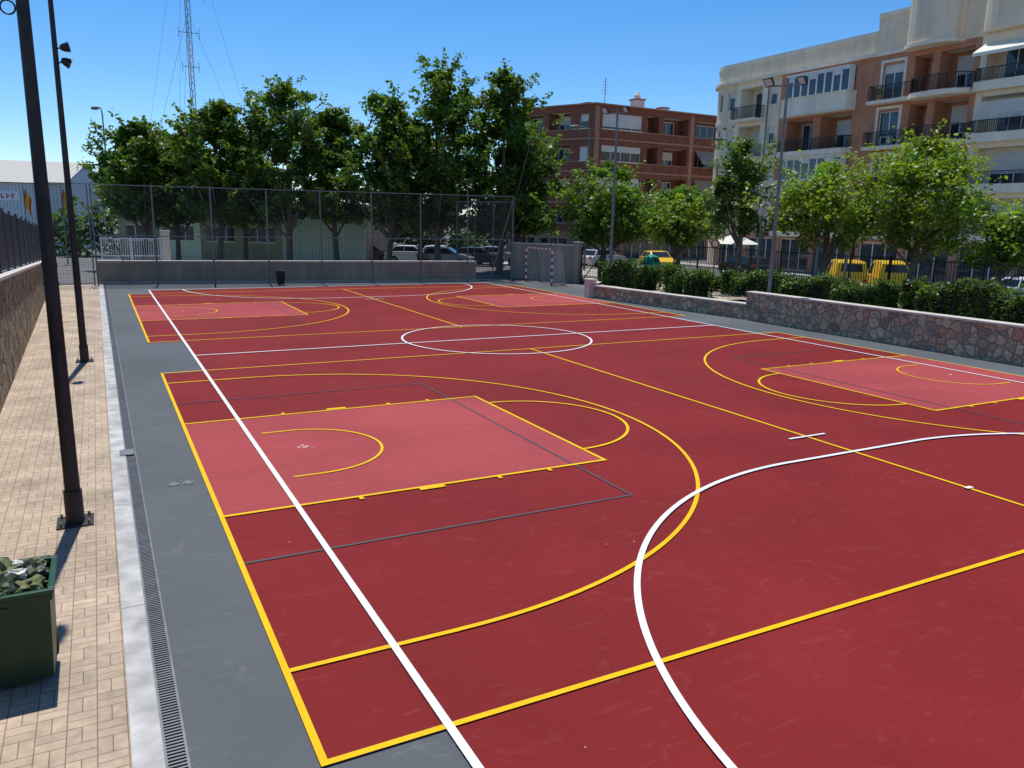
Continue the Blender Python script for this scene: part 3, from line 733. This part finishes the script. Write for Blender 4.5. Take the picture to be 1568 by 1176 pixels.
for s in range(1,5):
    z0=s*SH; z1=z0+SH
    cell(g,2.6,4.0,z0,z1,2.95,3.75,z0+.95,z0+2.4,"cream","win",1,rb.choice([0,.3,.6]))
    cell(g,4.0,7.4,z0,z1,4.4,6.9,z0+.05,z0+2.55,"cream_light","open",2,rb.choice([.0,.5,1.]))
    pts=[(4.1,0),(4.3,-.9),(7.0,-.9),(7.2,0)]
    g("cream_light","balconies").prism([(4.1,0-.002),(4.3,-.95),(7.0,-.95),(7.2,-.002)],z0-.2,z0)
    if s%2==0: rail(g,pts,z0)
    else:
        g("cream_light","balconies").prism([(4.3,-.95),(7.0,-.95),(7.0,-.85),(4.3,-.85)],z0+.001,z0+.55); rail(g,pts,z0,.95)
    clutter(g,4.5,6.8,z0,1.38)
    cell(g,7.4,8.9,z0,z1,7.75,8.5,z0+.95,z0+2.3,"cream","win",1,rb.choice([.4,1.,.0]))
    g("salmon_brick","piers").box(8.9,9.5,-.03,.3,z0,z1)
    if s in (2,4):
        cell(g,9.5,16.2,z0,z1,9.75,15.9,z0+1.0,z0+2.75,"salmon_brick","win",8,0,glass="curtain_glass" if s==2 else "glass")
        g("cream_light","balconies").prism([(9.5,-.002),(9.7,-.75),(15.8,-.75),(16.1,-.002)],z0-.25,z0+.95)
        g("cream","gallery_ledge").prism([(9.5,-.004),(9.68,-.8),(15.84,-.8),(16.12,-.004)],z0+.952,z0+1.03)
        g("cream","gallery_ledge").prism([(9.5,-.004),(9.68,-.8),(15.84,-.8),(16.12,-.004)],z0-.34,z0-.252)
        for k in range(8):
            xx=9.85+k*.74; window(g,xx,xx+.738,z0+1.05,z0+2.7,-.45,1,.12 if k%3 else .3)
        g("white_frame","gallery_roof").box(9.8,15.82,-.55,-.003,z0+2.702,z0+2.78)
        for xx in (9.83,15.8): g("white_frame","gallery_sides").box(xx-.02,xx+.02,-.44,-.003,z0+1.05,z0+2.7)
    else:
        cell(g,9.5,12.8,z0,z1,9.8,12.4,z0+.05,z0+2.55,"salmon_brick","open",2,rb.choice([0,.4]))
        cell(g,12.8,16.2,z0,z1,13.1,15.9,z0+.05,z0+2.55,"salmon_brick","open",2,rb.choice([0,.5]))
        g("cream_light","balconies").prism([(9.5,-.002),(9.7,-.75),(15.8,-.75),(16.1,-.002)],z0-.25,z0+.12)
        rail(g,[(9.55,0),(9.72,-.7),(15.78,-.7),(16.05,0)],z0+.12,.85)
        clutter(g,10,12,z0,1.38); clutter(g,13.2,15.5,z0,1.38)
    g("salmon_brick","piers").box(16.2,LA,0,.3,z0,z1)
g("cream","parapet").box(2.6,LA,0,.3,5*SH,TOP)
g("cream_light","cornice").box(2.6,LA,-.35,-.003,5*SH-.02,5*SH+.2)
g("cream_light","cornice").box(2.6,LA+.02,-.08,-.003,TOP-.3,TOP+.02)
x=2.6
while x<LA-.5:
    e=min(x+3.6,LA); cell(g,x,e,0,SH,x+.3,e-.3,.1,2.6,"brown_light","win",3,0); x=e
for k,(x,y) in enumerate(((5,8),(11,9))):
    g("cream_light","chimneys").box(x,x+.8,y,y+.8,TOP-.4,TOP+1.2); g("salmon_brick","chimney_caps").box(x-.08,x+.88,y-.08,y+.88,TOP+1.2,TOP+1.32)
g("galvanised","downpipes").tube([(7.6,-.06,0),(7.6,-.06,5*SH-.1)],.05,6)
g.done()

# ---------------- taller block with curved black-railed balconies
g=Group("apartment_building",(48,34.8,0),-pi/2)
LB=30; T2=18.0
g("cream","core").box(.3,LB,1.61,15,0,T2-.5); g("cream","roof_slab").box(.3,LB,.301,1.6,5*SH+.02,5*SH+.3)
g("cream","party_wall").box(-.02,.28,.301,14,0,T2)
for s in range(1,5):
    z0=s*SH; z1=z0+SH
    cell(g,0,2.9,z0,z1,.75,2.35,z0+.05,z0+2.35,"salmon_brick","win",2,rb.choice([0,.25,.4]))
    g("cream_light","surrounds").box(.55,.75,-.05,-.002,z0,z0+2.5); g("cream_light","surrounds").box(2.35,2.55,-.05,-.002,z0,z0+2.5); g("cream_light","surrounds").box(.55,2.55,-.06,-.002,z0+2.502,z0+2.68)
    cell(g,2.9,4.6,z0,z1,3.1,4.4,z0+.05,z0+2.6,"salmon_brick","open",1,.0,deep=1.5)
    cell(g,4.6,7.6,z0,z1,4.9,7.2,z0+.05,z0+2.6,"salmon_brick","open",2,rb.choice([0,.5]))
    g("cream_light","balconies").box(.2,3.4,-.75,-.002,z0-.22,z0)
    rail(g,[(.25,0),(.25,-.7),(3.4,-.7)],z0)
    clutter(g,5,7,z0,1.38); clutter(g,.6,3,z0,-.1)
    bp=bow(3.4,7.6,1.6); g("cream_light","balconies").prism([(p[0],p[1]-.003) for p in bp],z0-.28,z0+.02)
    bq=bow(3.45,7.55,1.5); rail(g,bq,z0+.02,.95,.12)
    cell(g,7.6,12.2,z0,z1,8.0,11.8,z0+.05,z0+2.5,"cream_light","open",3,rb.choice([.0,.3,.6]),deep=1.0)
    g("cream_light","balconies").box(7.7,12.1,-.55,-.002,z0-.25,z0+.3)
    rail(g,[(7.75,0),(7.75,-.5),(12.05,-.5),(12.05,0)],z0+.3,.75)
    clutter(g,8.2,11.5,z0,.98)
    x=12.2
    while x<LB-.1:
        cell(g,x,x+2.97,z0,z1,x+.7,x+2.2,z0+.9,z0+2.4,"cream","win",2,rb.choice([0,.4,.8])); x+=2.97
awning(g,7.9,12,4*SH+2.6,1.3,.75,"awning_cream"); awning(g,.5,3,1*SH+2.7,1.2,.9,"awning_cream"); awning(g,4.2,7.4,2*SH-.35,1.5,.9,"awning_brown",-.3)
for k in range(22): g("shutter","slatted_blind").box(8.2,11.7,-.42,-.40,3*SH+1.6+k*.05-.55,3*SH+1.635+k*.05-.55)
g("cream","parapet").box(0,LB,0,.3,5*SH,T2)
bp=bow(2.7,6.3,1.25); g("cream","curved_attic").prism([(p[0],p[1]-.002) for p in bp],5*SH+.1,T2+.5)
bp=bow(2.6,6.4,1.4); g("cream_light","curved_attic_slab").prism([(p[0],p[1]-.002) for p in bp],5*SH-.12,5*SH+.098)
bp=bow(7.7,12.1,.8); g("cream","curved_attic").prism([(p[0],p[1]-.002) for p in bp],5*SH+.1,T2+.3)
g("cream_light","cornice").box(0,2.6,-.12,-.002,5*SH-.02,5*SH+.2); g("cream_light","cornice").box(0,2.6,-.1,-.002,T2-.25,T2+.02)
for (cx,cz) in ((1.4,16.7),(9.9,16.9)):
    y=-.04 if cx<3 else -.86
    for a,b in (((-.9,0),(0,.55)),((0,.55),(.9,0)),((.9,0),(0,-.55)),((0,-.55),(-.9,0))):
        g("cream_light","lozenge").beam((cx+a[0],y,cz+a[1]),(cx+b[0],y,cz+b[1]),.06)
x=0
while x<LB-.5:
    e=min(x+3.75,LB); cell(g,x,e,0,SH,x+.3,e-.3,.1,2.6,"brown_light","win",3,0); x=e
for (x,y) in ((5,5),(10,7)):
    g("cream_light","chimneys").box(x,x+1,y,y+1,T2-.5,T2+1.3)
g.done()

# ---------------- brown brick block
def brownface(g,L,plan):
    for s in range(1,5):
        z0=.1+s*SH; z1=z0+SH
        x=0
        for (wd,kind) in plan:
            e=x+wd
            if kind=="o":
                cell(g,x,e,z0,z1,x+.35,e-.35,z0+.95,z0+2.6,"brown_brick","open",2,rb.choice([0,.6]))
            elif kind=="w": cell(g,x,e,z0,z1,x+.3,e-.3,z0+.95,z0+2.45,"brown_brick","win",4,rb.choice([.6,.85,.4]))
            elif kind=="n": cell(g,x,e,z0,z1,x+wd/2-.5,x+wd/2+.5,z0+.95,z0+2.3,"brown_brick","win",1,rb.choice([0,.5,1]))
            elif kind=="a":
                cell(g,x,e,z0,z1,x+.3,e-.3,z0+.85,z0+2.6,"brown_brick","open",3,0)
                if s in (3,2): awning(g,x+.3,e-.3,z0+2.6,1.1,1.2,"awning_stripe")
            elif kind=="p": g("brown_light","piers").box(x,e,0.02,.3,z0,z1)
            x=e
        g("brown_light","string_courses").box(0,L,-.06,-.002,z0-.08,z0+.08)
        g("brown_light","string_courses").box(0,L,-.04,-.002,z0+.86,z0+.93)
    g("brown_brick","parapet").box(0,L,-.02,.3,.1+5*SH,.9+5*SH-.7)
    g("brown_light","cornice").box(-.1,L+.1,-.35,.35,.9+5*SH-.698,.9+5*SH-.58)
    x=0
    while x<L-.3:
        e=min(x+4,L); cell(g,x,e,0,.1+SH,x+.3,e-.3,.1,2.6,"brown_light","win",3,0); x=e
C0=(42.8,62.0)
g=Group("brick_building",(C0[0],C0[1],-.7),math.atan2(.9,20))
brownface(g,20,[(.6,"p"),(5.6,"w"),(2.2,"o"),(4.0,"o"),(.5,"p"),(5.6,"a"),(1.5,"n")])
g("brown_brick","core").box(0.3,20,1.6,14,0,15.3)
for (x,y,w_,h_) in ((9,5,1.1,1.6),(13.5,6,.9,1.2),(4,7,2.2,1.0)):
    g("cream_light","roof_chimneys").box(x,x+w_,y,y+w_,15.3,15.6+h_); g("brown_light","chimney_caps").box(x-.1,x+w_+.1,y-.1,y+w_+.1,15.6+h_,15.75+h_)
ant=g("galvanised","tv_antenna"); ant.tube([(5.5,6,15.3),(5.5,6,19.2)],.04,6)
for k in range(5): ant.beam((5.0+.05*k,6,17.6+k*.3),(6.0-.05*k,6,17.6+k*.3),.025)
g("cream_light","vent_cowl").tube([(9.5,5.5,17.2),(9.5,5.5,17.7),(9.5,5.5,18.1)],[.25,.35,.1],10)
g.done()
D0=(38.2,71.5)
ang=math.atan2(C0[1]-D0[1],C0[0]-D0[0]); LW=math.dist(C0,D0)
g=Group("brick_building",(D0[0],D0[1],-.7),ang)
brownface(g,LW-.01,[(1.5,"n"),(3.3,"o"),(3.3,"o"),(LW-8.11,"n")])
g("brown_brick","core").box(0,LW-.3,1.6,10,0,15.25)
g.done()

# ---------------- low building behind trees, warehouse, distant tower
g=Group("low_building",(0.5,64.6,0),math.atan2(55.4-64.6,17.5-.5)); L_=19.3
x=0
for k,wd in enumerate((3.2,3.2,3.2,3.2)):
    cell(g,x,x+wd,0,4.2,x+.5,x+wd-.5,1.5,2.7,"wall_beige" if k!=1 else "cream_light","win",3,0); x+=wd
g("corrugated_white","roller_door").box(12.8,L_,0.02,.3,0,4.4)
g("wall_beige","core").box(0,L_,.31,12,0,4.1); g("coping","roof_edge").box(-.2,L_+.2,-.25,12.2,4.41,4.6)
g.done()
g=Group("warehouse",(-26,80.3,0),math.atan2(-4,22.7)); L_=23
g("corrugated_white","walls").box(0,L_,0,20,0,5.9)
mb=g("corrugated_roof","roof"); mb.face([(-.3,-.4,5.95),(L_+.3,-.4,5.95),(L_+.3,10,8.3),(-.3,10,8.3)]); mb.face([(-.3,10,8.3),(L_+.3,10,8.3),(L_+.3,20.4,5.95),(-.3,20.4,5.95)])
mb=g("warehouse_wall","gables"); mb.face([(L_+.01,0,5.9),(L_+.01,20,5.9),(L_+.01,10,8.25)]); mb.face([(0,0,5.9),(0,20,5.9),(0,10,8.25)])
g("white_frame","sign_board").box(15.5,19.6,-.1,-.02,4.4,5.2)
for k in range(9):
    x=15.8+k*.4; g("red_paint","sign_letters").box(x,x+.08,-.13,-.105,4.6,5.0); g("red_paint","sign_letters").box(x+.082,x+.25,-.13,-.105,4.6+.15*(k%3),4.68+.15*(k%3))
g.done()
g=Group("distant_tower_block",(2.2,96,0),-.4)
g("brown_brick","body").box(0,4.2,0,5,0,12.6)
for s in range(4):
    for k in range(2): g("glass","windows").box(.5+k*2,1.7+k*2,-.03,-.003,1.4+s*3,2.8+s*3)
g("dark_interior","roof_tank").box(.6,2.2,1,3,12.6,13.4)
g.done()
for (x,y,t) in ((-5.3,59.7,5.2),(-3.0,58.6,5.3)):
    g=Group("flagpole",(x,y,0)); g("galvanised","mast").tube([(0,0,0),(0,0,t)],[.05,.03],8)
    for c,a,b in (("red_paint",0,.25),("van_yellow",.25,.75),("red_paint",.75,1)):
        mb=g(c,"flag_"+c+str(a))
        for k in range(8):
            za=t-.1-k*.17; zb_=za-.17
            f=lambda q,zz: (.04+.34*q+.05*sin(zz*4), .10*sin(q*6+zz*2), zz-.7*q)
            mb.face([f(a,za),f(b,za),f(b,zb_),f(a,zb_)])
    g.done()

# ---------------- lattice mast with guys
g=Group("radio_mast",(14.2,134,0))
MH=62; wdt=.42
c3=[(wdt*cos(a),wdt*sin(a)) for a in (.3,.3+2*pi/3,.3+4*pi/3)]
for k in range(31):
    z0=k*2
    m="galvanised" if (k//3)%2 else "salmon_brick"
    for i in range(3):
        a=c3[i]; b=c3[(i+1)%3]
        g(m,"lattice_"+m).beam((a[0],a[1],z0),(a[0],a[1],z0+2),.09)
        g(m,"lattice_"+m).beam((a[0],a[1],z0),(b[0],b[1],z0+1),.05); g(m,"lattice_"+m).beam((b[0],b[1],z0+1),(a[0],a[1],z0+2),.05)
for a in (.2,.2+2*pi/3,.2+4*pi/3):
    for hh in (20,34,50): g("galvanised","guy_wires").beam((0,0,hh),(14*cos(a),14*sin(a),0),.03)
for hh,l in ((46,2.2),(43.5,1.4),(36.5,2.4),(31,1.5),(26,1.2)): 
    g("galvanised","antennas").beam((-l,0,hh),(l,0,hh),.08)
    for s in (-1,1): g("galvanised","antennas").beam((s*l,0,hh-.8),(s*l,0,hh+.8),.07)
g.done()

# ---------------- street lamps
def streetlamp(x,y,Hh,ang,z0=0,arm=1.3,name="street_lamp"):
    g=Group(name,(x,y,z0),ang)
    g("galvanised","post").tube([(0,0,0),(0,0,Hh-.4),(0.05,0,Hh-.1),(arm*.4,0,Hh+.08),(arm,0,Hh+.12)],[.09,.06,.05,.045,.04],8)
    g("galvanised","head").tube([(arm-.1,0,Hh+.12),(arm+.15,0,Hh+.12),(arm+.6,0,Hh+.08),(arm+.7,0,Hh+.06)],[.05,.13,.12,.04],8)
    g("lamp_glass","lens").box(arm+.1,arm+.55,-.08,.08,Hh-.06,Hh-.03)
    g.done(smooth=True)
streetlamp(31.5,45.5,10.3,2.6,0,.8); streetlamp(40.9,40.9,9.6,pi,0,.8); streetlamp(25.4,18.4,3.4,.3,.9,.35)
streetlamp(0.2,74,12.2,2.8,0,.2); streetlamp(34,24,5.0,.6,0,.4)
g=Group("street_lamp",(25.9,22.2,.5)); g("galvanised","post").tube([(0,0,0),(0,0,3.6)],[.06,.05],8); g("lamp_glass","globe").tube([(0,0,3.6),(0,0,3.75),(0,0,3.95),(0,0,4.05)],[.1,.2,.2,.05],12); g("black_metal","cap").tube([(0,0,4.05),(0,0,4.1)],[.28,.22],12); g.done(smooth=True)
for (x,y,c) in ((32.4,34.5,"sign_blue"),(33.2,33.2,"red_paint")):
    g=Group("traffic_sign",(x,y,0)); g("galvanised","post").tube([(0,0,0),(0,0,2.7)],.03,6)
    d=Vector((-.75,-.66,0)); c0=Vector((0,0,2.45))
    g(c,"plate").tube([c0+d*.04,c0+d*.06],.28,20)
    g("paint_white","symbol").tube([c0+d*.061,c0+d*.068],.18 if c=="red_paint" else .1,16); g.done()

# ---------------- vehicles
def vehicle(name,x,y,ang,paint,kind="car"):
    g=Group(name,(x,y,0),ang)
    if kind=="car":
        body=[(-2.05,.3),(-2.1,.55),(-2.05,.85),(-1.75,.95),(-.95,1.0),(.9,1.0),(1.75,.88),(2.05,.72),(2.1,.45),(2.05,.3)]
        roofp=[(-1.75,.95),(-1.35,1.38),(-.7,1.46),(.25,1.44),(.98,1.0)]; wb=(-1.3,1.3); hw=.87
    else:
        body=[(-2.1,.3),(-2.15,.6),(-2.12,1.05),(1.1,1.05),(1.8,.98),(2.15,.7),(2.2,.45),(2.15,.3)]
        roofp=[(-2.12,1.05),(-2.05,1.75),(-1.95,1.84),(.2,1.86),(.55,1.8),(1.25,1.05)]; wb=(-1.4,1.4); hw=.88
    g(paint,"body").profile(body,-hw,hw)
    mb=g(paint,"cabin"); i=len(mb.v); n=len(roofp)
    zt=max(p[1] for p in roofp); z0=min(p[1] for p in roofp)
    for s in (-1,1):
        for p in roofp:
            f=(p[1]-z0)/(zt-z0); mb.v.append((p[0],s*(hw-.04-.16*f),p[1]+.002))
    mb.f.append(tuple(i+k for k in range(n))); mb.f.append(tuple(i+n+k for k in reversed(range(n))))
    for k in range(n): mb.f.append((i+k,i+n+k,i+n+(k+1)%n,i+(k+1)%n))
    gl=g("car_glass","windows")
    def yy(z): return hw-.04-.16*(z-z0)/(zt-z0)+.006
    zt2=zt-.1; zb=z0+.06
    if kind=="car": sides=[((-1.5,zb),(-.55,zb),(-.55,zt2),(-1.22,zt2)),((-.47,zb),(.75,zb),(.25,zt2),(-.47,zt2))]
    else: sides=[((-.1,zb),(1.0,zb),(.5,zt2-.08),(-.1,zt2-.08))]
    for q in sides:
        for s in (-1,1): gl.face([(p[0],s*yy(p[1]),p[1]) for p in q])
    a,b=roofp[-1],roofp[-2]
    def lerp(p,q,t): return (p[0]+(q[0]-p[0])*t,p[1]+(q[1]-p[1])*t)
    for (p,q,dx,u0,u1,ins) in ((a,b,.012,.08,.92,.08),(roofp[0],roofp[1],-.012,.08 if kind=="car" else .35,.92,.08 if kind=="car" else .22)):
        A=lerp(p,q,u0); B=lerp(p,q,u1)
        gl.face([(A[0]+dx,-yy(A[1])+ins,A[1]+.012),(A[0]+dx,yy(A[1])-ins,A[1]+.012),(B[0]+dx,yy(B[1])-ins,B[1]+.012),(B[0]+dx,-yy(B[1])+ins,B[1]+.012)])
    for wx in wb:
        for s in (-1,1):
            g("tyre","tyres").tube([(wx,s*(hw-.2),.32),(wx,s*(hw+.02),.32)],.32,18)
            g("galvanised","hubs").tube([(wx,s*(hw+.02),.32),(wx,s*(hw+.03),.32)],.19,12)
    xe=body[-2][0]
    for s in (-1,1):
        g("lamp_glass","headlights").box(xe-.1,xe+.01,s*.5,s*.8,.6,.74); g("red_paint","tail_lights").box(-2.14,-2.03,s*.6,s*.82,.7,.92)
    g("black_metal","bumpers").box(xe-.04,xe+.04,-.75,.75,.32,.45)
    g.done(bevel=.03)
vehicle("yellow_van",36.2,25.8,.85,"van_yellow","van"); vehicle("yellow_van",38.2,24.6,.85,"van_yellow","van")
vehicle("parked_car",38.5,17.5,1.5,"car_white"); vehicle("parked_car",38.0,45.0,-1.9,"van_yellow")
for (x,y,a,p) in ((18.6,58.5,-.2,"car_black"),(21.4,55.5,-.5,"car_white"),(22.8,51.8,-.6,"car_silver"),(24.0,55.5,-.4,"car_white"),(25.6,52.0,-.5,"car_black"),(28.0,53.5,-.5,"car_silver"),(31.5,51.5,.4,"car_blue"),(35.5,49,.2,"car_white"),(40,37.5,1.4,"car_black"),(38.5,12,1.5,"car_silver"),(15.5,60,-.3,"car_silver")):
    vehicle("parked_car",x,y,a,p)
g=Group("recycling_container",(30.6,36.2,0)); g("teal_paint","body").tube([(0,0,.1),(0,0,.4),(0,0,1.1),(0,0,1.5),(0,0,1.65)],[.5,.62,.62,.45,.1],16); g("black_metal","slot").tube([(0,-.5,1.3),(0,-.62,1.28)],.13,10); g.done(smooth=True)
for (x,y) in ((40.5,39),(43,42)):
    g=Group("cafe_parasol",(x,y,0)); g("galvanised","pole").tube([(0,0,0),(0,0,2.6)],.03,6)
    g("awning_cream","canopy").tube([(0,0,2.25),(0,0,2.9)],[1.6,.05],8,False); g.done()
sheet("earth_strip",[[(-1,41.6),(19,38.6),(22,42),(18,49),(0,53)]],-.006,"earth")
sheet("grass_verge",[[(-.5,57),(17,50.5),(16,56),(0,63.5)]],-.002,"grass")

rs=np.random.RandomState(5)
def distant(name,pts,hh,seed,col=(.06,.11,.018)):
    P=[];S=[];C=[]
    for (x0,y0,x1,y1) in pts:
        L=math.dist((x0,y0),(x1,y1)); n=int(L/1.1)
        for k in range(n*3):
            f=rs.uniform(); c=np.array([x0+(x1-x0)*f,y0+(y1-y0)*f,rs.uniform(.12,.95)*hh*(.75+.25*sin(f*17+seed))])+rs.normal(size=3)*[.8,.8,.3]
            m=80; d=rs.normal(size=(m,3)); d/=np.linalg.norm(d,axis=1)[:,None]
            P.append(c+d*1.3*rs.uniform(0,1,size=(m,1))**.4); S.append(np.full(m,.3)); C.append(np.array(col)[None,:]*rs.uniform(.6,1.5)*rs.uniform(.7,1.3,size=(m,1)))
    leaf_object(name,np.concatenate(P),np.concatenate(S),np.concatenate(C),None,seed)
distant("distant_trees",[(16,66,40,76),(-4,70,14,72)],6.5,3)

# ------------------------------------------------------------ light, sky, camera
el=radians(69); az=math.atan2(.12,1)
to=Vector((sin(az)*cos(el),cos(az)*cos(el),sin(el)))
sd=bpy.data.lights.new("sun","SUN"); sd.energy=4.2; sd.angle=radians(.53); sd.color=(1,.965,.9)
so=bpy.data.objects.new("sun",sd); sc.collection.objects.link(so); so.rotation_euler=(-to).to_track_quat('-Z','Y').to_euler(); so.location=(0,0,60)
wd=bpy.data.worlds.new("World"); sc.world=wd; wd.use_nodes=True; t=wd.node_tree
sk=t.nodes.new("ShaderNodeTexSky"); sk.sky_type='NISHITA'; sk.sun_disc=False; sk.sun_elevation=el; sk.sun_rotation=az
sk.air_density=1.0; sk.dust_density=.15; sk.ozone_density=5.0; sk.altitude=1500
hs=t.nodes.new("ShaderNodeHueSaturation"); hs.inputs["Saturation"].default_value=1.25
t.links.new(sk.outputs[0],hs.inputs["Color"]); t.links.new(hs.outputs[0],t.nodes["Background"].inputs["Color"]); t.nodes["Background"].inputs["Strength"].default_value=.148
f=1194.1; pitch,roll,yaw=.2094,.0203,.4868
F=Vector((sin(yaw)*cos(pitch),cos(yaw)*cos(pitch),-sin(pitch))); Rt=Vector((cos(yaw),-sin(yaw),0)); U=Rt.cross(F)
r=Rt*cos(roll)+U*sin(roll); u=-Rt*sin(roll)+U*cos(roll)
cd=bpy.data.cameras.new("camera"); cd.sensor_width=36; cd.lens=f/1568*36; cd.clip_end=4000; cd.clip_start=.05
co=bpy.data.objects.new("camera",cd); sc.collection.objects.link(co)
M=Matrix((( r.x,u.x,-F.x,-1.1219),(r.y,u.y,-F.y,-4.8009),(r.z,u.z,-F.z,3.7601),(0,0,0,1)))
co.matrix_world=M; sc.camera=co
sc.view_settings.view_transform='Standard'; sc.view_settings.look='None'; sc.view_settings.exposure=0
